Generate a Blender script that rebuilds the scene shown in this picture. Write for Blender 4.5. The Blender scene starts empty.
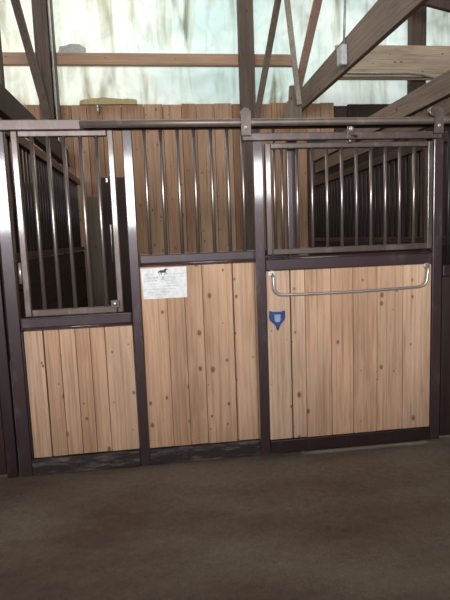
import bpy, bmesh, math, random
from mathutils import Vector, Matrix
random.seed(7)
C = bpy.context.scene.collection
PI = math.pi

# ------------------------------------------------------------------ materials
def node_mat(name):
    m = bpy.data.materials.new(name); m.use_nodes = True
    nt = m.node_tree; nt.nodes.clear()
    out = nt.nodes.new('ShaderNodeOutputMaterial'); b = nt.nodes.new('ShaderNodeBsdfPrincipled')
    nt.links.new(b.outputs[0], out.inputs[0])
    return m, nt, b
def N(nt, t, **kw):
    n = nt.nodes.new(t)
    for k, v in kw.items():
        if k in n.inputs.keys(): n.inputs[k].default_value = v
        else: setattr(n, k, v)
    return n
def ramp(nt, src, stops):
    r = nt.nodes.new('ShaderNodeValToRGB'); e = r.color_ramp.elements
    while len(e) < len(stops): e.new(.5)
    for i, (p, c) in enumerate(stops):
        e[i].position = p; e[i].color = (*c, 1) if len(c) == 3 else c
    nt.links.new(src, r.inputs[0]); return r
def coords(nt, scale=(1, 1, 1), loc=(0, 0, 0)):
    g = nt.nodes.new('ShaderNodeNewGeometry')
    mp = nt.nodes.new('ShaderNodeMapping'); mp.inputs['Scale'].default_value = scale; mp.inputs['Location'].default_value = loc
    nt.links.new(g.outputs['Position'], mp.inputs[0]); return mp
def mixc(nt, a, b, fac=None, mode='MIX', f=.5):
    m = nt.nodes.new('ShaderNodeMix'); m.data_type = 'RGBA'; m.blend_type = mode
    m.inputs[0].default_value = f
    if fac is not None: nt.links.new(fac, m.inputs[0])
    for s, i in ((a, 6), (b, 7)):
        if isinstance(s, tuple): m.inputs[i].default_value = (*s, 1)
        else: nt.links.new(s, m.inputs[i])
    return m.outputs[2]
def bump(nt, b, src, strength=.3, dist=.005):
    n = nt.nodes.new('ShaderNodeBump'); n.inputs['Strength'].default_value = strength; n.inputs['Distance'].default_value = dist
    nt.links.new(src, n.inputs['Height']); nt.links.new(n.outputs[0], b.inputs['Normal'])

def wood_mat(name, light, mid, dark, axis='z', rough=.7, knots=True, tintamt=.5, spec=.3):
    m, nt, b = node_mat(name)
    at = nt.nodes.new('ShaderNodeAttribute'); at.attribute_name = 'tint'
    g = nt.nodes.new('ShaderNodeNewGeometry')
    # move each board's pattern so that neighbours differ
    off = N(nt, 'ShaderNodeVectorMath', operation='SCALE'); off.inputs[3].default_value = 37.0
    nt.links.new(at.outputs['Color'], off.inputs[0])
    ad = N(nt, 'ShaderNodeVectorMath', operation='ADD'); nt.links.new(g.outputs['Position'], ad.inputs[0]); nt.links.new(off.outputs[0], ad.inputs[1])
    sc = {'z': (34, 34, 1.6), 'x': (1.6, 34, 34), 'y': (34, 1.6, 34)}[axis]
    mp = nt.nodes.new('ShaderNodeMapping'); mp.inputs['Scale'].default_value = sc; nt.links.new(ad.outputs[0], mp.inputs[0])
    gr = N(nt, 'ShaderNodeTexNoise', Scale=1.0, Detail=5.0, Roughness=.6, Distortion=.6); nt.links.new(mp.outputs[0], gr.inputs['Vector'])
    base = ramp(nt, gr.outputs['Fac'], [(.30, mid), (.52, light), (.72, mid)]).outputs[0]
    # broad variation
    mp2 = nt.nodes.new('ShaderNodeMapping'); mp2.inputs['Scale'].default_value = {'z': (5, 5, 1.2), 'x': (1.2, 5, 5), 'y': (5, 1.2, 5)}[axis]
    nt.links.new(ad.outputs[0], mp2.inputs[0])
    n2 = N(nt, 'ShaderNodeTexNoise', Scale=1.0, Detail=3.0); nt.links.new(mp2.outputs[0], n2.inputs['Vector'])
    r2 = ramp(nt, n2.outputs['Fac'], [(.3, (.78, .75, .72)), (.65, (1.08, 1.05, 1.02))])
    base = mixc(nt, base, r2.outputs[0], mode='MULTIPLY', f=.9)
    mp4 = nt.nodes.new('ShaderNodeMapping'); mp4.inputs['Scale'].default_value = {'z': (60, 60, .9), 'x': (.9, 60, 60), 'y': (60, .9, 60)}[axis]
    nt.links.new(ad.outputs[0], mp4.inputs[0])
    n4 = N(nt, 'ShaderNodeTexNoise', Scale=1.0, Detail=3.0, Distortion=.3); nt.links.new(mp4.outputs[0], n4.inputs['Vector'])
    r4 = ramp(nt, n4.outputs['Fac'], [(.30, (.66, .60, .55)), (.50, (1, 1, 1)), (.7, (1.05, 1.05, 1.05))])
    base = mixc(nt, base, r4.outputs[0], mode='MULTIPLY', f=.7)
    # board tint
    sep = nt.nodes.new('ShaderNodeSeparateColor'); nt.links.new(at.outputs['Color'], sep.inputs[0])
    tr = ramp(nt, sep.outputs[0], [(0, (.66, .60, .55)), (.5, (1, .98, .96)), (1, (1.08, 1.20, 1.28))])
    base = mixc(nt, base, tr.outputs[0], mode='MULTIPLY', f=tintamt * 2 if tintamt < .5 else 1)
    if knots:
        sx = nt.nodes.new('ShaderNodeSeparateXYZ'); nt.links.new(ad.outputs[0], sx.inputs[0])
        cb = nt.nodes.new('ShaderNodeCombineXYZ')
        nt.links.new(sx.outputs[{'z': 0, 'x': 2, 'y': 2}[axis]], cb.inputs[0]); nt.links.new(sx.outputs[{'z': 2, 'x': 0, 'y': 1}[axis]], cb.inputs[1])
        mp3 = nt.nodes.new('ShaderNodeMapping'); mp3.inputs['Scale'].default_value = (9, 6, 1)
        nt.links.new(cb.outputs[0], mp3.inputs[0])
        v = N(nt, 'ShaderNodeTexVoronoi', Scale=1.0, voronoi_dimensions='2D'); nt.links.new(mp3.outputs[0], v.inputs['Vector'])
        # only some of the cells hold a knot
        wn = nt.nodes.new('ShaderNodeSeparateColor'); nt.links.new(v.outputs['Color'], wn.inputs[0])
        pw = N(nt, 'ShaderNodeMath', operation='POWER'); nt.links.new(wn.outputs[0], pw.inputs[0]); pw.inputs[1].default_value = 3.5
        th = N(nt, 'ShaderNodeMath', operation='MULTIPLY'); nt.links.new(pw.outputs[0], th.inputs[0]); th.inputs[1].default_value = .17
        rt_ = N(nt, 'ShaderNodeMath', operation='DIVIDE'); nt.links.new(v.outputs['Distance'], rt_.inputs[0]); nt.links.new(th.outputs[0], rt_.inputs[1])
        kr = ramp(nt, rt_.outputs[0], [(.45, (1, 1, 1)), (1, (0, 0, 0))])
        km = N(nt, 'ShaderNodeMath', operation='MULTIPLY'); nt.links.new(kr.outputs[0], km.inputs[0]); km.inputs[1].default_value = .85
        base = mixc(nt, base, dark, fac=km.outputs[0])
    nt.links.new(base, b.inputs['Base Color'])
    b.inputs['Roughness'].default_value = rough; b.inputs['Specular IOR Level'].default_value = spec
    bump(nt, b, gr.outputs['Fac'], .35, .002)
    return m

def metal_mat(name, col, worn, rough, metallic, wear=.62, sc=9, spec=.5, coat=0., long=False):
    m, nt, b = node_mat(name)
    mp = coords(nt, (sc*.3, sc, sc*1.6) if long else (sc, sc, sc * .45))
    n = N(nt, 'ShaderNodeTexNoise', Scale=1.0, Detail=6.0, Roughness=.7); nt.links.new(mp.outputs[0], n.inputs['Vector'])
    r = ramp(nt, n.outputs['Fac'], [(wear - .1, (0, 0, 0)), (wear + .08, (1, 1, 1))])
    nt.links.new(mixc(nt, col, worn, fac=r.outputs[0]), b.inputs['Base Color'])
    rr = N(nt, 'ShaderNodeMapRange'); nt.links.new(n.outputs['Fac'], rr.inputs[0]); rr.inputs[3].default_value = rough - .07; rr.inputs[4].default_value = rough + .22
    nt.links.new(rr.outputs[0], b.inputs['Roughness'])
    b.inputs['Metallic'].default_value = metallic; b.inputs['Specular IOR Level'].default_value = spec
    b.inputs['Coat Weight'].default_value = coat; b.inputs['Coat Roughness'].default_value = .09
    bump(nt, b, n.outputs['Fac'], .08, .002)
    return m

def plain(name, col, rough=.6, metallic=0.):
    m, nt, b = node_mat(name)
    mp = coords(nt, (30, 30, 30))
    n = N(nt, 'ShaderNodeTexNoise', Scale=1.0, Detail=3.0); nt.links.new(mp.outputs[0], n.inputs['Vector'])
    lo = tuple(c * .85 for c in col); hi = tuple(min(1, c * 1.1) for c in col)
    r = ramp(nt, n.outputs['Fac'], [(.35, lo), (.65, hi)]); nt.links.new(r.outputs[0], b.inputs['Base Color'])
    b.inputs['Roughness'].default_value = rough; b.inputs['Metallic'].default_value = metallic
    return m

PINE = wood_mat('pine_boards', (.72, .475, .325), (.53, .32, .20), (.16, .08, .05), rough=.6, spec=.2)
PLANK = wood_mat('back_planks', (.40, .25, .155), (.27, .16, .095), (.12, .06, .03), tintamt=.5)
LUMB_Y = wood_mat('grey_lumber_lengthwise', (.30, .23, .18), (.19, .14, .11), (.06, .04, .03), axis='y')
LUMB_X = wood_mat('tan_lumber_crosswise', (.46, .34, .24), (.30, .21, .145), (.09, .05, .03), axis='x')
GIRT = wood_mat('girt_lumber', (.46, .32, .22), (.36, .24, .16), (.12, .07, .04), axis='x')
POSTW = wood_mat('post_lumber', (.13, .10, .08), (.075, .055, .042), (.04, .03, .02))
BRACEW = wood_mat('brace_lumber', (.18, .135, .10), (.11, .08, .06), (.05, .03, .02))
BRACEL = wood_mat('pale_brace_lumber', (.46, .40, .31), (.34, .29, .23), (.1, .07, .05))
BRACER = wood_mat('reddish_brace_lumber', (.36, .21, .15), (.25, .15, .11), (.08, .04, .03))
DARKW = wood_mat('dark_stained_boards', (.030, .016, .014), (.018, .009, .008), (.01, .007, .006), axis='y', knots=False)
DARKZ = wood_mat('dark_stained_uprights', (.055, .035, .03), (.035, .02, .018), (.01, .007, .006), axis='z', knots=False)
STEEL = metal_mat('painted_steel', (.060, .034, .039), (.12, .085, .08), .30, .12, wear=.66, coat=1.)
STEELD = metal_mat('dark_painted_steel', (.035, .018, .019), (.09, .065, .06), .36, .1, wear=.68, coat=.3)
SILL = metal_mat('worn_sill_steel', (.035, .022, .022), (.20, .17, .15), .6, .05, wear=.60, sc=16, long=True)
RAILM = metal_mat('weathered_steel', (.115, .082, .072), (.20, .165, .15), .34, .45, wear=.6, coat=.8)
TRACK = metal_mat('track_pipe_steel', (.22, .175, .145), (.30, .26, .22), .42, .6, wear=.6)
BAR = metal_mat('bar_steel', (.42, .36, .33), (.24, .17, .14), .26, .85, wear=.66)
BARD = metal_mat('dark_bar_steel', (.055, .045, .045), (.03, .02, .02), .38, .5, wear=.6)
GALV = metal_mat('galvanised_steel', (.60, .57, .53), (.42, .37, .32), .3, .8, wear=.62)
BLUE = plain('blue_plastic', (.025, .07, .24), .4)
PALE = plain('pale_blue_plastic', (.38, .42, .62), .5)
CARD = plain('white_card', (.93, .94, .92), .5)
INK = plain('dark_ink', (.03, .05, .045), .6)
INKP = plain('faded_ink', (.50, .53, .53), .7)
INKG = plain('green_ink', (.45, .68, .60), .7)
FOAM = plain('olive_foam', (.36, .29, .14), .9)
TORN = plain('torn_grey_sheet', (.36, .37, .32), .9)
JBOX = plain('junction_box_grey', (.58, .60, .60), .45)
BLACK = plain('dark_opening_panel', (.03, .026, .024), .6)
PIPEC = plain('conduit_grey', (.40, .40, .37), .45, .4)
HALLW = plain('aisle_wall_wood', (.055, .035, .028), .9)
ROOFM = plain('roof_underside', (.20, .15, .12), .9)

def floor_mat():
    m, nt, b = node_mat('dirt_floor')
    a = N(nt, 'ShaderNodeTexNoise', Scale=1.0, Detail=4.0, Roughness=.55); nt.links.new(coords(nt, (.8, 1.9, 1)).outputs[0], a.inputs['Vector'])
    c = N(nt, 'ShaderNodeTexNoise', Scale=1.0, Detail=8.0, Roughness=.75); nt.links.new(coords(nt, (26, 26, 26)).outputs[0], c.inputs['Vector'])
    e = N(nt, 'ShaderNodeTexNoise', Scale=1.0, Detail=2.0); nt.links.new(coords(nt, (140, 140, 140)).outputs[0], e.inputs['Vector'])
    r = ramp(nt, a.outputs['Fac'], [(.36, (.200, .150, .118)), (.5, (.270, .225, .178)), (.64, (.325, .295, .232))])
    r2 = ramp(nt, c.outputs['Fac'], [(.3, (.78, .76, .74)), (.7, (1.12, 1.12, 1.12))])
    r3 = ramp(nt, e.outputs['Fac'], [(.3, (.8, .8, .8)), (.7, (1.15, 1.15, 1.15))])
    x = mixc(nt, r.outputs[0], r2.outputs[0], mode='MULTIPLY', f=1.)
    x = mixc(nt, x, r3.outputs[0], mode='MULTIPLY', f=.7)
    nt.links.new(x, b.inputs['Base Color']); b.inputs['Roughness'].default_value = .95; b.inputs['Specular IOR Level'].default_value = .15
    bump(nt, b, c.outputs['Fac'], .5, .012)
    return m
FLOOR = floor_mat()

def sheet_mat():
    m, nt, b = node_mat('white_wall_sheeting')
    a = N(nt, 'ShaderNodeTexNoise', Scale=1.0, Detail=3.0); nt.links.new(coords(nt, (.7, 1, 1.1), (2.2, 0, 0)).outputs[0], a.inputs['Vector'])
    s = N(nt, 'ShaderNodeTexNoise', Scale=1.0, Detail=5.0, Distortion=.8); nt.links.new(coords(nt, (6, 1, .9)).outputs[0], s.inputs['Vector'])
    w = N(nt, 'ShaderNodeTexNoise', Scale=1.0, Detail=4.0, Distortion=1.5); nt.links.new(coords(nt, (3, 1, 3)).outputs[0], w.inputs['Vector'])
    r = ramp(nt, a.outputs['Fac'], [(.35, (.86, .85, .78)), (.52, (.76, .80, .74)), (.7, (.62, .71, .67))])
    rs = ramp(nt, s.outputs['Fac'], [(.44, (1, 1, 1)), (.54, (.80, .77, .70)), (.66, (.34, .29, .22))])
    rw = ramp(nt, w.outputs['Fac'], [(.3, (.86, .87, .86)), (.6, (1.05, 1.05, 1.05))])
    pm = N(nt, 'ShaderNodeTexNoise', Scale=1.0, Detail=2.0); nt.links.new(coords(nt, (1.1, 1, .8), (7, 0, 3)).outputs[0], pm.inputs['Vector'])
    pr = ramp(nt, pm.outputs['Fac'], [(.42, (.15, .15, .15)), (.62, (1, 1, 1))])
    x = mixc(nt, r.outputs[0], rs.outputs[0], fac=pr.outputs[0], mode='MULTIPLY')
    x = mixc(nt, x, rw.outputs[0], mode='MULTIPLY', f=1.)
    # cream near the left end of the wall, greener to the right
    g = nt.nodes.new('ShaderNodeNewGeometry'); sp = nt.nodes.new('ShaderNodeSeparateXYZ'); nt.links.new(g.outputs['Position'], sp.inputs[0])
    mr = N(nt, 'ShaderNodeMapRange'); nt.links.new(sp.outputs[0], mr.inputs[0]); mr.inputs[1].default_value = -1.6; mr.inputs[2].default_value = .9
    tone = ramp(nt, mr.outputs[0], [(0, (1.05, 1.0, .90)), (1, (.74, .82, .80))])
    x = mixc(nt, x, tone.outputs[0], mode='MULTIPLY', f=1.)
    nt.links.new(x, b.inputs['Base Color']); b.inputs['Roughness'].default_value = .6
    bump(nt, b, w.outputs['Fac'], .5, .03)
    # thin sheeting lets some of the daylight outside through
    tl = nt.nodes.new('ShaderNodeBsdfTranslucent'); nt.links.new(x, tl.inputs[0])
    ms = nt.nodes.new('ShaderNodeMixShader'); ms.inputs[0].default_value = .42
    nt.links.new(b.outputs[0], ms.inputs[1]); nt.links.new(tl.outputs[0], ms.inputs[2])
    nt.links.new(ms.outputs[0], [n for n in nt.nodes if n.type == 'OUTPUT_MATERIAL'][0].inputs[0])
    return m
SHEET = sheet_mat()

# ------------------------------------------------------------------ mesh helpers
class MB:
    """collects shapes (world coordinates) into one mesh object"""
    def __init__(s): s.bm = bmesh.new(); s.tl = s.bm.loops.layers.float_color.new('tint')
    def _tint(s, faces, t):
        c = (t, random.random(), random.random(), 1)
        for f in faces:
            for l in f.loops: l[s.tl] = c
    def hexa(s, pts, bev=.003, t=None):
        bm = s.bm; v = [bm.verts.new(p) for p in pts]
        fs = [bm.faces.new([v[i] for i in q]) for q in ((0,3,2,1),(4,5,6,7),(0,1,5,4),(1,2,6,5),(2,3,7,6),(3,0,4,7))]
        if bev > 0:
            es = list({e for f in fs for e in f.edges})
            r = bmesh.ops.bevel(bm, geom=es, offset=bev, segments=2, affect='EDGES', profile=.5)
            fs = list({f for vv in r['verts'] for f in vv.link_faces} | {f for f in fs if f.is_valid})
        s._tint(fs, random.random() if t is None else t); return s
    def box(s, x0, x1, y0, y1, z0, z1, bev=.003, t=None):
        return s.hexa([(x0,y0,z0),(x1,y0,z0),(x1,y1,z0),(x0,y1,z0),(x0,y0,z1),(x1,y0,z1),(x1,y1,z1),(x0,y1,z1)], bev, t)
    def beam(s, a, b, w, d, bev=.004, t=None, side=(1,0,0)):
        a, b = Vector(a), Vector(b); ax = (b - a).normalized()
        u = Vector(side) - ax * Vector(side).dot(ax); u.normalize(); v = ax.cross(u)
        pts = []
        for p in (a, b):
            for su, sv in ((-1,-1),(1,-1),(1,1),(-1,1)): pts.append(p + u*su*w/2 + v*sv*d/2)
        return s.hexa(pts, bev, t)
    def prism(s, pts, depth_vec, bev=0., t=None):
        bm = s.bm; D = Vector(depth_vec)
        a = [bm.verts.new(p) for p in pts]; b = [bm.verts.new(Vector(p) + D) for p in pts]; n = len(pts)
        fs = [bm.faces.new(a), bm.faces.new(b[::-1])] + [bm.faces.new([a[i], b[i], b[(i+1)%n], a[(i+1)%n]]) for i in range(n)]
        if bev:
            es = list({e for f in fs[:1] for e in f.edges})
            bmesh.ops.bevel(bm, geom=es, offset=bev, segments=2, affect='EDGES', profile=.5)
        s._tint([f for f in fs if f.is_valid], .5); return s
    def tube(s, path, r, seg=14, closed=False):
        bm = s.bm; P = [Vector(p) for p in path]; rings = []; n = len(P); u = None
        for i, p in enumerate(P):
            t = (P[min(i+1,n-1)] - P[max(i-1,0)]).normalized()
            if u is None:
                u = t.orthogonal().normalized()
            else: u = (u - t * u.dot(t)).normalized()
            v = t.cross(u)
            rings.append([bm.verts.new(p + (u*math.cos(2*PI*k/seg) + v*math.sin(2*PI*k/seg))*r) for k in range(seg)])
        fs = []
        for i in range(n-1):
            for k in range(seg):
                f = bm.faces.new([rings[i][k], rings[i][(k+1)%seg], rings[i+1][(k+1)%seg], rings[i+1][k]]); f.smooth = True; fs.append(f)
        fs += [bm.faces.new(rings[0][::-1]), bm.faces.new(rings[-1])]
        s._tint(fs, .5); return s
    def disc(s, c, r, depth, axis='y', seg=20, bev=.002):
        c = Vector(c); pts = []
        for k in range(seg):
            a = 2*PI*k/seg
            pts.append(c + (Vector((math.cos(a)*r, 0, math.sin(a)*r)) if axis == 'y' else Vector((0, math.cos(a)*r, math.sin(a)*r))))
        return s.prism(pts, (0, depth, 0) if axis == 'y' else (depth, 0, 0), bev)
    def ball(s, c, r, sy=1.):
        q = bmesh.ops.create_uvsphere(s.bm, u_segments=14, v_segments=10, radius=r)
        for v in q['verts']: v.co = Vector(c) + Vector((v.co.x, v.co.y*sy, v.co.z))
        for f in {f for v in q['verts'] for f in v.link_faces}: f.smooth = True
        return s
    def build(s, name, mat, parent=None, origin=None):
        me = bpy.data.meshes.new(name)
        vs = s.bm.verts
        if origin is None:
            if parent is not None: origin = Vector(parent.matrix_world.translation) if parent.get('_o') is None else Vector(parent['_o'])
            else:
                lo = Vector([min(v.co[i] for v in vs) for i in range(3)]); hi = Vector([max(v.co[i] for v in vs) for i in range(3)])
                origin = Vector(((lo.x+hi.x)/2, (lo.y+hi.y)/2, lo.z))
        origin = Vector(origin)
        for v in vs: v.co -= origin
        bmesh.ops.recalc_face_normals(s.bm, faces=s.bm.faces[:])
        s.bm.to_mesh(me); s.bm.free(); me.materials.append(mat)
        o = bpy.data.objects.new(name, me); C.objects.link(o)
        WO[o.name] = origin
        if parent is not None:
            o.parent = parent; o.location = origin - WO[parent.name]
        else: o.location = origin
        return o
WO = {}
# children are built in world coordinates about their parent's own origin
def part(mb, name, mat, parent, label=None, origin=None):
    o = mb.build(name, mat, parent, origin=origin if origin is not None else WO[parent.name])
    if label: o['label'] = label
    return o
def thing(name, label, cat, loc, group=None):
    o = bpy.data.objects.new(name, None); C.objects.link(o); o.location = loc; o.empty_display_size = .1
    WO[o.name] = Vector(loc); o['label'] = label; o['category'] = cat
    if group: o['group'] = group
    return o
def tag(o, label, cat, group=None):
    o['label'] = label; o['category'] = cat
    if group: o['group'] = group
    return o
def struct(o): o['kind'] = 'structure'; return o
def bars(parent, xs, z0, z1, y, r, mat, axis='x', fixed=0):
    first = None
    for q in xs:
        loc = Vector((q, y, z0)) if axis == 'x' else Vector((fixed, q, z0))
        if first is None:
            m = MB(); m.tube([loc, loc + Vector((0,0,(z1-z0)/2)), loc + Vector((0,0,z1-z0))], r, 12)
            first = part(m, 'bar', mat, parent, origin=loc)
        else:
            c = first.copy(); C.objects.link(c); c.parent = parent; c.location = loc - WO[parent.name]; WO[c.name] = loc

# ------------------------------------------------------------------ the setting
fm = MB(); bm = fm.bm
nx, ny = 90, 70; X0, X1, Y0, Y1 = -7., 7., -9., 3.9
grid = [[None]*(ny+1) for _ in range(nx+1)]
from mathutils import noise
for i in range(nx+1):
    for j in range(ny+1):
        x = X0 + (X1-X0)*i/nx; y = Y0 + (Y1-Y0)*j/ny
        z = -.012 + .018*(noise.noise((x*1.3, y*1.3, 0))) + .008*noise.noise((x*4, y*4, 3))
        k = max(0., min(1., (y+.8)/.55)); z = z*(1-k) + k*(.001 + .003*noise.noise((x*5, y*5, 3)))
        grid[i][j] = bm.verts.new((x, y, min(z, .006)))
for i in range(nx):
    for j in range(ny):
        f = bm.faces.new([grid[i][j], grid[i+1][j], grid[i+1][j+1], grid[i][j+1]]); f.smooth = True
struct(fm.build('floor', FLOOR, origin=(0, 0, 0)))

wb = struct(MB().box(-7, 7, 3.6, 3.75, -.05, 3.19, 0).build('wall_back', HALLW, origin=(0, 3.6, 0)))
WO['wall_back'] = Vector((0, 3.6, 0))
m = MB(); bm = m.bm; nx, nz = 140, 40; gv = []
for i in range(nx+1):
    col = []
    for j in range(nz+1):
        x = -7 + 14*i/nx; z = 3.15 + 3.05*j/nz
        col.append(bm.verts.new((x, 3.615 + .012*noise.noise((x*1.6, z*1.3, 5.)) + .004*noise.noise((x*5, z*2, 1.)), z)))
    gv.append(col)
for i in range(nx):
    for j in range(nz):
        f = bm.faces.new([gv[i][j], gv[i+1][j], gv[i+1][j+1], gv[i][j+1]]); f.smooth = True
part(m, 'sheeting', SHEET, wb, label='pale stained sheeting on the upper back wall')
m = MB(); x = -6.98; k = 0
while x < 2.42:
    w = random.choice([.19, .235, .24, .285]);
    if x + w > 2.445: w = 2.445 - x
    if w < .03: break
    m.box(x, x + w - .005, 3.555, 3.598, 0.0, 3.215 + random.uniform(-.012, .008), .003); x += w
part(m, 'plank_lining', PLANK, wb, label='tan vertical planks covering the lower back wall')
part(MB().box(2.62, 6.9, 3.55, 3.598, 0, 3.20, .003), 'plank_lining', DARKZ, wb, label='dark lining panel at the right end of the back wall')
part(MB().box(2.04, 6.9, 3.515, 3.549, 0, 2.75, .003), 'stall_shade_panel', DARKZ, wb)  # dark sheet added to stand in for shade inside the right-hand stall
part(MB().box(-6.9, -1.36, 3.515, 3.549, 0, 2.25, .003), 'stall_shade_panel', DARKZ, wb)  # dark colour here imitates the unlit interior of the left-hand stall
struct(MB().box(-7.15, -7, -9, 3.75, -.05, 6.2, 0).build('wall_left', HALLW))
struct(MB().box(7, 7.15, -9, 3.75, -.05, 6.2, 0).build('wall_right', HALLW))
# wall on the far side of the aisle with two window openings
WIN = [(-4.7, .45, 1.45, 3.45), (.95, 3.0, 2.35, 3.3)]
m = MB(); m.box(-7, -4.7, -9.15, -9, -.05, 6.2, 0); m.box(.45, .95, -9.15, -9, -.05, 6.2, 0); m.box(3.0, 7, -9.15, -9, -.05, 6.2, 0)
for a, b, c, d in WIN: m.box(a, b, -9.15, -9, -.05, c, 0); m.box(a, b, -9.15, -9, d, 6.2, 0)
struct(m.build('wall_front', HALLW))
struct(MB().box(-6.99, 6.99, -5.6, -5.5, -.05, 1.72, .01).build('wall_light_blocker', HALLW))  # unseen half wall added to shade the lower stall boards and floor
for i, (a, b, c, d) in enumerate(WIN):
    m = MB()
    for x in [a, (a+b)/2-.03, b-.06]: m.box(x, x+.06, -9.05, -8.97, c, d, .004)
    m.box(a, b, -9.05, -8.97, c, c+.06, .004); m.box(a, b, -9.05, -8.97, d-.06, d, .004)
    struct(m.build('window_%d' % (i+1), POSTW))
m = MB(); m.box(-7.15, 7.15, -9.15, 1.5, 6.2, 6.3, 0); m.box(-7.15, 7.15, 3.1, 3.75, 6.2, 6.3, 0)
m.box(-7.15, -4.2, 1.5, 3.1, 6.2, 6.3, 0); m.box(4.2, 7.15, 1.5, 3.1, 6.2, 6.3, 0)
struct(m.build('ceiling', ROOFM))

# ------------------------------------------------------------------ back wall timber
def lone(mb, name, mat, label, cat, group=None): return tag(mb.build(name, mat), label, cat, group)
lone(MB().box(-6.9, 1.86, 3.47, 3.553, 3.665, 3.805, .006), 'wall_girt', GIRT,
     'long horizontal brown board running across the white back wall', 'beam')
lone(MB().box(-1.335, -1.175, 3.31, 3.468, 0, 6.15, .008, .4), 'wooden_post', POSTW,
     'square weathered brown post on the left of the back wall', 'post')
lone(MB().box(-1.160, -1.118, 3.39, 3.468, 0, 6.15, .005, .8), 'wooden_upright', BRACEW,
     'narrow board standing close against the left back wall post', 'board')
m = MB(); m.box(1.13, 1.31, 3.29, 3.468, 0, 6.15, .008, .3)
lone(m, 'wooden_post', POSTW, 'dark square post on the back wall behind the left roller of the sliding door', 'post')
lone(MB().tube([(-1.145, 3.365, 0.0), (-1.145, 3.365, 3.), (-1.145, 3.365, 6.1)], .012), 'conduit_pipe', PIPEC,
     'thin vertical pipe running up beside the left back wall post', 'pipe')
def ext(a, b, k): a, b = Vector(a), Vector(b); return a + (b-a)*k
def brace(lo, hi, w, mat, label, k=1.55, d=.05):
    lone(MB().beam(lo, ext(lo, hi, k), w, d), 'knee_brace', mat, label, 'brace')
brace((-1.235, 3.27, 2.98), (-1.375, 2.7, 4.068), .085, BRACEW, 'slanting brown board rising from the left back wall post toward the top left corner')
brace((1.30, 3.24, 2.95), (1.479, 2.7, 4.124), .07, BRACEW, 'narrow dark board slanting up right of the right back wall post')
brace((1.737, 2.82, 3.03), (1.425, 2.1, 3.864), .055, BRACEL, 'pale narrow board leaning left, in the middle of three thin slanting boards')
brace((1.722, 3.0, 3.04), (1.783, 2.2, 3.914), .085, BRACER, 'reddish brown board slanting up to the right beside the wide grey beam')
m = MB(); m.prism([(1.56, 2.915, 2.87), (1.80, 2.915, 2.87), (1.79, 2.915, 3.22), (1.74, 2.915, 3.27), (1.655, 2.915, 3.26), (1.64, 2.915, 3.10), (1.58, 2.915, 3.01)], (0, .04, 0), .004)
lone(m, 'brace_gusset', BRACEW, 'greyish curved wooden foot under the pale leaning board', 'board')
# torn sheet and foam strip
m = MB(); m.prism([(-1.10, 3.50, 3.806), (-1.08, 3.50, 3.885), (-1.0, 3.50, 3.895), (-.95, 3.50, 3.918), (-.84, 3.50, 3.915), (-.80, 3.50, 3.885), (-.77, 3.50, 3.87), (-.78, 3.50, 3.806)], (0, .045, 0), .003)
lone(m, 'torn_sheet', TORN, 'torn grey flap of sheeting sticking up above the girt', 'sheeting')
pts = [(-.89, 3.2), (-.885, 3.245), (-.84, 3.262), (-.78, 3.262), (-.73, 3.278), (-.66, 3.272), (-.6, 3.29), (-.52, 3.278), (-.44, 3.272), (-.36, 3.266), (-.29, 3.27), (-.21, 3.262), (-.18, 3.258), (-.175, 3.2)]
m = MB(); m.prism([(x, 3.51, z) for x, z in pts], (0, .04, 0), .004)
lone(m, 'foam_strip', FOAM, 'ragged olive brown foam strip along the top of the back wall planks', 'strip')
m = MB(); m.box(-.675, -.655, 3.53, 3.556, 3.08, 3.18, .003); m.tube([(-.665, 3.54, 3.10), (-.665, 3.50, 3.09), (-.665, 3.48, 3.11), (-.665, 3.475, 3.15)], .012); m.ball((-.665, 3.475, 3.165), .018)
lone(m, 'wall_hook', GALV, 'small pale metal hook on the planks below the olive strip', 'hook')
# dark panel behind the left grill
t = thing('feed_hatch', 'dark upright hatch at the left end of the stall back wall', 'hatch', (-.58, 3.53, 0))
m = MB(); m.box(-.70, -.30, 3.50, 3.553, 0, 2.30, .004); part(m, 'panel', DARKZ, t)
m = MB(); m.tube([(-.60, 3.475, 1.22), (-.60, 3.475, 1.70)], .014); part(m, 'handle', GALV, t, 'pale metal handle')
m = MB(); m.box(-.625, -.60, 3.485, 3.5, 2.24, 2.29, .003); part(m, 'hinge', GALV, t, 'pale metal hinge')
m = MB(); m.box(-.86, -.715, 3.40, 3.55, 0, 2.06, .006, .7)
lone(m, 'wooden_post', BRACEW, 'short brown post where the left partition meets the back wall', 'post')

# overhead beams
lone(MB().hexa([(1.86, -.4, 3.04), (1.91, -.4, 3.04), (1.91, 3.55, 3.04), (1.86, 3.55, 3.04), (1.86, -.4, 3.385), (1.91, -.4, 3.385), (1.91, 3.55, 3.285), (1.86, 3.55, 3.285)], .005, .6), 'ceiling_beam', LUMB_Y,
     'wide greyish beam cutting diagonally across the upper right corner', 'beam')
m = MB(); m.box(2.36, 6.9, 3.28, 3.33, 3.47, 3.86, .005, .95); m.box(2.36, 6.9, 3.262, 3.278, 3.425, 3.452, .003, .2)
lone(m, 'header_beam', LUMB_X, 'wide tan horizontal board behind the diagonal beam on the right', 'beam')
lone(MB().box(3.40, 3.61, 3.34, 3.45, 0, 6.15, .006, .1), 'wooden_post', POSTW, 'dark post rising above the tan board in the upper right', 'post')
lone(MB().beam((2.2, 2.72, 4.42), (4.6, 2.72, 3.90), .16, .06, side=(0,0,1)), 'rafter_brace', POSTW, 'dark sloping timber crossing the extreme upper right corner', 'beam')
m = MB(); m.box(2.09, 2.16, .0, 3.50, 2.44, 2.605, .005, .55); lone(m, 'partition_beam', LUMB_Y, 'brown beam above the right stall partition', 'beam')
m = MB(); m.box(2.115, 2.155, .0, 3.45, 2.29, 2.43, .004, .1); lone(m, 'partition_board', LUMB_Y, 'lower brown board under the beam above the right partition', 'board')
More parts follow.
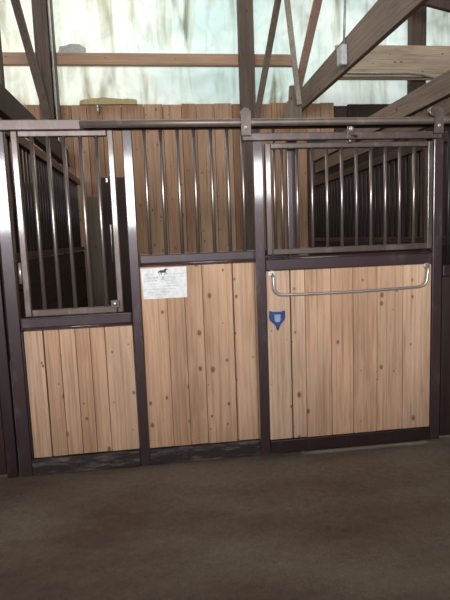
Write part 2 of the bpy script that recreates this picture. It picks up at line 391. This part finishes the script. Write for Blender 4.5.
m = MB(); m.box(-1.10, -1.03, .10, 3.30, 2.42, 2.615, .005, .1); lone(m, 'partition_beam', POSTW, 'dark beam above the left stall partition at the left edge', 'beam')
m = MB(); m.box(-1.46, -1.335, 1.78, 1.87, 0, 6.15, .005, .3); lone(m, 'wooden_post', POSTW, 'dark upright post cut off by the left edge above the stall', 'post')

# junction box and conduits
t = thing('junction_box', 'pale grey electrical box on the wide diagonal beam', 'electrical box', (1.82, 1.62, 3.06))
m = MB(); m.box(1.80, 1.857, 1.565, 1.685, 3.07, 3.255, .008); part(m, 'housing', JBOX, t)
m = MB(); m.box(1.793, 1.80, 1.572, 1.678, 3.08, 3.245, .003); part(m, 'cover', JBOX, t)
lone(MB().tube([(1.845, 1.622, 3.257), (1.845, 1.60, 3.5), (1.845, 1.573, 3.75), (1.845, 1.56, 6.1)], .011), 'electrical_conduit', PIPEC, 'thin straight conduit rising from the grey electrical box', 'pipe')
lone(MB().tube([(2.2, 3.245, 3.50), (2.4, 3.245, 3.505), (2.9, 3.245, 3.50), (3.3, 3.245, 3.505), (3.5, 3.245, 3.49), (3.7, 3.245, 3.44), (3.9, 3.245, 3.40), (4.4, 3.245, 3.33)], .014), 'electrical_conduit', PIPEC, 'grey conduit bending along the foot of the tan horizontal board', 'pipe')

# ------------------------------------------------------------------ stall partitions
def partition(X, thick, label, ztop, y0=.06, y1=3.38):
    t = thing('stall_partition', label, 'partition', (X, (y0+y1)/2, 0))
    m = MB(); m.box(X-thick, X+thick, y0, y1, ztop-.07, ztop, .004); part(m, 'top_rail', STEELD, t)
    m = MB(); m.box(X-thick, X+thick, y0, y1, 1.395, 1.44, .004); part(m, 'middle_rail', STEELD, t)
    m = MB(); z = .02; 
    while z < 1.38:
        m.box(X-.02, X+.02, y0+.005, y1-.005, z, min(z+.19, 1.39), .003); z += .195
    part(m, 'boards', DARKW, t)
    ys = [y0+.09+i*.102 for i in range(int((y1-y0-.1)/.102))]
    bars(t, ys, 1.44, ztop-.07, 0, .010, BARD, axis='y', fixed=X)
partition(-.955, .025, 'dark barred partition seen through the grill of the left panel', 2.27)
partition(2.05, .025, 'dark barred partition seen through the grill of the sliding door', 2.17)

# ------------------------------------------------------------------ stall front
YF, YB = -.010, .035          # front and back faces of the fixed frame
def boards(xs, z0, z1, y0, y1, tints, gap=.003, wide=()):
    m = MB()
    for i in range(len(xs)-1):
        gl = .0075 if i in wide else gap/2
        m.box(xs[i]+gl, xs[i+1]-gap/2, y0, y1, z0+random.uniform(-.0, .004), z1, .0025, tints[i])
    return m
# left panel with hinged grill
t = thing('stall_panel', 'left stall front panel with a tall hinged grill over light boards', 'stall panel', (-.54, 0.01, 0))
part(MB().box(-.962, -.886, YF, YB, 0, 2.172, .005), 'post', STEEL, t)
m = MB(); m.box(-.884, -.193, YF, YB, .955, 1.035, .010); m.tube([(-.88, YF+.002, .968), (-.5, YF+.002, .968), (-.195, YF+.002, .968)], .010); part(m, 'middle_rail', STEEL, t)
part(MB().box(-.884, -.873, YF, YB, .12, .953, .002), 'side_trim', STEELD, t)
part(MB().box(-.884, -.193, -.022, YB, .005, .115, .008), 'sill', SILL, t)
part(boards([-.872, -.757, -.655, -.557, -.466, -.372, -.194], .117, .951, 0, .03, [.75, .45, .6, .35, .5, .72], wide=(1,)), 'infill_boards', PINE, t)
gy0, gy1 = -.048, -.014
m = MB(); m.box(-.839, -.800, gy0, gy1, 1.048, 2.165, .005); m.box(-.277, -.240, gy0, gy1, 1.048, 2.165, .005)
m.box(-.798, -.279, gy0, gy1, 2.130, 2.165, .005); m.box(-.798, -.279, gy0, gy1, 1.048, 1.090, .005)
g = part(m, 'grill_gate', RAILM, t)
bars(g, [-.722, -.629, -.536, -.438, -.343], 1.090, 2.131, -.031, .0125, BAR)
m = MB(); m.tube([(-.850, -.03, 1.255), (-.850, -.03, 1.385)], .011); m.box(-.862, -.842, -.035, -.012, 1.30, 1.34, .003); part(m, 'hinge', GALV, g, 'pale steel hinge barrel')
m2 = m = MB(); m.disc((-.289, -.072, 1.106), .013, .012); m.ball((-.289, -.072, 1.106), .011, .6); k = part(MB().box(-.316, -.262, -.060, -.049, 1.078, 1.128, .003), 'latch_plate', RAILM, g)
part(m2, 'bolt', GALV, g, 'silvery bolt head')

# middle panel
t = thing('stall_panel', 'middle stall front panel with bars above boards and a white card', 'stall panel', (.36, .01, 0))
part(MB().box(-.190, -.129, YF, YB, 0, 2.172, .005), 'post', STEEL, t)
part(MB().box(.848, .915, YF, YB, 0, 2.10, .005), 'post', STEEL, t)
m = MB(); m.box(-.127, .846, YF, YB, 1.325, 1.404, .010); m.tube([(-.125, YF+.002, 1.340), (.4, YF+.002, 1.340), (.845, YF+.002, 1.340)], .011); part(m, 'middle_rail', STEEL, t)
part(MB().box(-.127, .846, -.020, YB, .005, .112, .008), 'sill', SILL, t)
part(boards([-.127, .036, .151, .269, .466, .615, .735, .845], .114, 1.323, 0, .03, [.45, .35, .42, .55, .62, .5, .5], wide=(4,)), 'infill_boards', PINE, t)
bars(t, [-.054, .047, .151, .254, .361, .465, .562, .665, .766], 1.404, 2.178, .012, .0115, BAR)

gap_strip = MB().box(.93, 1.79, -.005, .04, -.03, .034, .004)  # strip added to hide the lit stall floor showing below the door
tag(gap_strip.build('threshold_blocker', STEELD), 'dark low strip added under the sliding door to block light in the gap', 'threshold')
# side panels cut off by the edges of the photo
t = thing('stall_panel', 'dark neighbouring stall front cut off by the left edge', 'stall panel', (-1.5, .01, 0))
part(MB().box(-1.045, -.978, YF, YB, 0, 2.172, .005), 'post', STEELD, t)
part(MB().box(-2.10, -1.047, YF, YB, .955, 1.035, .008), 'middle_rail', STEELD, t)
part(boards([-2.10, -1.95, -1.78, -1.6, -1.42, -1.24, -1.048], .02, .953, 0, .03, [.3]*6), 'infill_boards', DARKZ, t)
bars(t, [-2.06+.1*i for i in range(10)], 1.035, 2.172, .012, .0115, BARD)
t = thing('stall_panel', 'dark neighbouring stall front just past the right side of the sliding door', 'stall panel', (2.5, .04, 0))
part(MB().box(1.80, 1.93, .0, YB+.01, 0, 2.15, .005), 'post', STEELD, t)
part(MB().box(1.932, 3.1, YF, YB, 1.17, 1.25, .008), 'middle_rail', STEELD, t)
part(boards([1.932, 2.1, 2.26, 2.44, 2.62, 2.8, 2.96, 3.1], .02, 1.168, 0, .03, [.3]*7), 'infill_boards', DARKZ, t)
bars(t, [1.975+.1*i for i in range(11)], 1.25, 2.15, .012, .0115, BARD)

# header rail and track
m = MB(); m.box(-2.1, -.432, -.012, .04, 2.176, 2.238, .005)
lone(m, 'header_rail', RAILM, 'flat steel rail along the top of the left panels', 'rail')
m = MB(); m.box(-.430, 3.1, -.005, .04, 2.176, 2.212, .004)
lone(m, 'header_rail', STEELD, 'dark steel rail close behind the round track pipe', 'rail')
t = thing('door_track', 'long round steel track pipe above the sliding door', 'track', (1.3, -.065, 2.17))
part(MB().tube([(-.43, -.065, 2.196), (.5, -.065, 2.196), (1.9, -.065, 2.200), (3.1, -.065, 2.203)], .0235, 18), 'pipe', TRACK, t)
for x in (-.38, 1.10, 2.3): part(MB().box(x, x+.04, -.042, -.006, 2.185, 2.205, .002), 'bracket', STEELD, t)

# sliding door
D0, D1 = -.080, -.040
t = thing('sliding_door', 'sliding stall door with barred window over wide pale boards', 'door', (1.245, -.06, .035))
part(MB().box(.612, .676, D0, D1, .037, 2.083, .005), 'stile', STEEL, t)
part(MB().box(1.816, 1.882, D0, D1, .037, 2.083, .005), 'stile', STEEL, t)
part(MB().box(.552, 1.870, D0, D1, 2.085, 2.132, .005), 'top_rail', RAILM, t)
m = MB(); m.box(.678, 1.814, D0, D1, 1.268, 1.357, .008); m.tube([(.68, D0+.002, 1.345), (1.2, D0+.002, 1.345), (1.812, D0+.002, 1.345)], .008); part(m, 'middle_rail', STEEL, t)
part(MB().box(.678, 1.814, D0, D1, .037, .126, .006), 'bottom_rail', STEELD, t)
part(boards([.678, .833, .934, 1.110, 1.262, 1.429, 1.612, 1.812], .128, 1.266, -.072, -.044, [.95, .85, .62, .5, .45, .6, .78], wide=(1,)), 'door_boards', PINE, t)
m = MB(); m.box(.689, .724, D0-.008, D1, 1.370, 2.066, .004); m.box(1.772, 1.806, D0-.008, D1, 1.370, 2.066, .004)
m.box(.726, 1.770, D0-.008, D1, 2.034, 2.066, .004); m.box(.726, 1.770, D0-.008, D1, 1.370, 1.408, .004)
g = part(m, 'door_grill', RAILM, t)
bars(g, [.799+i*.0985 for i in range(10)], 1.408, 2.034, -.062, .0105, BAR)
m = MB()
for a, b in ((.685, .79), (1.72, 1.80)):
    m.tube([(a, D0-.006, 1.352), (a+.01, D0-.010, 1.346), (b-.02, D0-.010, 1.346), (b, D0-.008, 1.356)], .006)
part(m, 'lip', STEELD, t)
# centre bracket
m = MB(); m.box(1.222, 1.250, -.092, -.081, 2.085, 2.165, .003); m.tube([(1.24, -.094, 2.105), (1.262, -.097, 2.112), (1.285, -.094, 2.098)], .007); m.ball((1.24, -.095, 2.072), .016, .6)
k = part(m, 'catch_bracket', RAILM, t)
m = MB(); m.disc((1.247, -.100, 2.148), .014, .008); m.ball((1.247, -.102, 2.148), .010, .6); part(m, 'bolt', GALV, k, 'bright bolt head')
# hangers
for x, wx in ((.571, .571), (1.834, 1.806)):
    pts = [(x-.031, -.104, 2.112), (x+.031, -.104, 2.112)]
    for i in range(17):
        a = PI*i/16; pts.append((x+.031*math.cos(a), -.104, 2.245+.031*math.sin(a)))
    h = part(MB().prism(pts, (0, .010, 0), .0012).box(x-.02, x+.02, -.094, -.081, 2.112, 2.126, .002), 'hanger_plate', RAILM, t, 'weathered roller hanger plate with a rounded top')
    part(MB().disc((wx, -.088, 2.252), .030, .030, seg=24, bev=.004), 'roller', RAILM, h)
    m = MB(); m.disc((x, -.113, 2.160), .012, .009); m.ball((x, -.114, 2.160), .009, .6); part(m, 'bolt', GALV, h, 'bright bolt head')
# pull bar
def arc(c, r, a0, a1, y, n=6): return [(c[0]+r*math.cos(math.radians(a0+(a1-a0)*i/n)), y, c[1]+r*math.sin(math.radians(a0+(a1-a0)*i/n))) for i in range(n+1)]
path = [(.716, -.079, 1.245), (.716, -.098, 1.240), (.718, -.104, 1.225)] + arc((.775, 1.168), .056, 180, 270, -.104) + \
       [(1.0, -.104, 1.110), (1.244, -.104, 1.110), (1.5, -.104, 1.114)] + arc((1.708, 1.176), .056, -90, 0, -.104) + [(1.770, -.104, 1.235), (1.772, -.098, 1.250), (1.772, -.079, 1.256)]
hb = part(MB().tube(path, .0095, 12), 'pull_bar', GALV, t, 'bent silvery pull bar across the boards')
m = MB(); m.disc((.716, -.080, 1.247), .024, .0075); part(m, 'flange', GALV, hb)
m = MB(); m.disc((1.774, -.080, 1.256), .022, .0075); part(m, 'flange', GALV, hb)

# blue shield-shaped holder
t = thing('tack_holder', 'small blue shield-shaped holder on the upper left of the sliding door', 'holder', (.742, -.074, .875))
out = [(.692, 1.008), (.705, 1.006), (.718, .999), (.770, .998), (.782, 1.004), (.795, 1.005), (.796, .965), (.790, .945), (.770, .925), (.756, .910), (.753, .888), (.746, .873), (.737, .886), (.733, .910), (.712, .928), (.694, .945), (.689, .968)]
part(MB().prism([(x, -.086, z) for x, z in out], (0, .013, 0), .003), 'shield', BLUE, t)
inn = [(.722, .984), (.764, .983), (.763, .944), (.754, .934), (.734, .934), (.724, .944)]
part(MB().prism([(x, -.089, z) for x, z in inn], (0, .005, 0), .001), 'face_plate', PALE, t, 'pale lilac centre plate')

# card with a horse
t = thing('notice_card', 'white card with a small dark horse and faint writing on the middle boards', 'sign', (.025, -.004, 1.117))
part(MB().prism([(-.123, -.004, 1.314), (.170, -.004, 1.318), (.168, -.004, 1.118), (-.112, -.004, 1.117)], (0, .0025, 0)), 'card', CARD, t)
def P2(pts, y=-.0055, d=.001): return [(x, y, z) for x, z in pts], (0, d, 0)
m = MB(); m.prism(*P2([(-.006, 1.296), (.004, 1.300), (.022, 1.299), (.030, 1.306), (.040, 1.311), (.046, 1.306), (.050, 1.303), (.047, 1.300), (.040, 1.300), (.037, 1.290), (.030, 1.284), (.008, 1.284), (-.002, 1.288), (-.012, 1.280), (-.014, 1.288)]))
for a, b in (((.004, 1.287), (-.004, 1.270)), ((.009, 1.286), (.010, 1.268)), ((.029, 1.287), (.030, 1.268)), ((.034, 1.289), (.044, 1.274))):
    m.beam((a[0], -.005, a[1]), (b[0], -.005, b[1]), .004, .001, 0)
part(m, 'horse_picture', INK, t, 'small dark running horse silhouette')
m = MB(); m.box(.012, .026, -.0055, -.0045, 1.245, 1.263, 0); m.box(.004, .03, -.0055, -.0045, 1.239, 1.243, 0); part(m, 'green_mark', INKG, t, 'small green mark below the horse')
rr = random.Random(3)
for z, segs in ((1.272, [(-.10, -.04), (.06, .15)]), (1.252, [(-.10, -.01), (.05, .10), (.12, .155)]), (1.232, [(-.105, -.02), (.03, .11)]), (1.212, [(-.06, .00), (.04, .10)]), (1.196, [(.02, .12)]), (1.176, [(-.10, .10)]), (1.158, [(-.09, -.02), (.0, .06)]), (1.142, [(-.06, .04)])):
    m = MB()
    for a, b in segs:
        x = a
        while x < b:
            w = rr.uniform(.006, .018); m.box(x, min(x+w, b), -.0055, -.0045, z, z+rr.uniform(.0025, .0045), 0); x += w + .004
    part(m, 'writing_line', INKP, t)


# ------------------------------------------------------------------ light
def area(name, loc, rot, sx, sy, power, col):
    l = bpy.data.lights.new(name, 'AREA'); l.shape = 'RECTANGLE'; l.size = sx; l.size_y = sy; l.energy = power; l.color = col
    o = bpy.data.objects.new(name, l); C.objects.link(o); o.location = loc; o.rotation_euler = rot; return o
RAD = 23.0
for a, b, c, d in WIN:
    area('aisle_window_daylight', ((a+b)/2, -9.02, (c+d)/2), (PI/2, 0, 0), b-a-.1, d-c-.1, RAD*PI*(b-a)*(d-c), (.97, .98, 1.0))
area('roof_fill', (0, 2.3, 6.18), (0, 0, 0), 8.2, 1.5, 90, (1, .97, .90))  # added overhead fill for the interior and rail tops
area('outdoor_daylight', (-.4, 4.35, 3.95), (-PI/2, 0, 0), 9.0, 1.5, 70, (1, .98, .94))
w = bpy.data.worlds.new('sky'); bpy.context.scene.world = w; w.use_nodes = True
nt = w.node_tree; bg = nt.nodes['Background']; bg.inputs[0].default_value = (.75, .85, 1, 1); bg.inputs[1].default_value = 1.0

# ------------------------------------------------------------------ camera
cam = bpy.data.cameras.new('camera'); co = bpy.data.objects.new('camera', cam); C.objects.link(co)
r = Vector((0.99104801, -0.12847268, -0.03631268)); u = Vector((0.05159601, 0.1177106, 0.99170664)); f = Vector((0.12313282, 0.98470249, -0.12328553))
M = Matrix((r, u, -f)).transposed().to_4x4(); M.translation = Vector((0, -3.3103, 1.5002)); co.matrix_world = M
cam.sensor_fit = 'VERTICAL'; cam.sensor_height = 24; cam.sensor_width = 18; cam.lens = 24*511.93/600; cam.clip_start = .05
sc = bpy.context.scene; sc.camera = co
sc.view_settings.view_transform = 'Standard'; sc.view_settings.look = 'None'; sc.view_settings.gamma = 1; sc.view_settings.use_curve_mapping = False
sc.view_settings.exposure = 0.25
sc.cycles.use_denoising = True; sc.cycles.max_bounces = 6
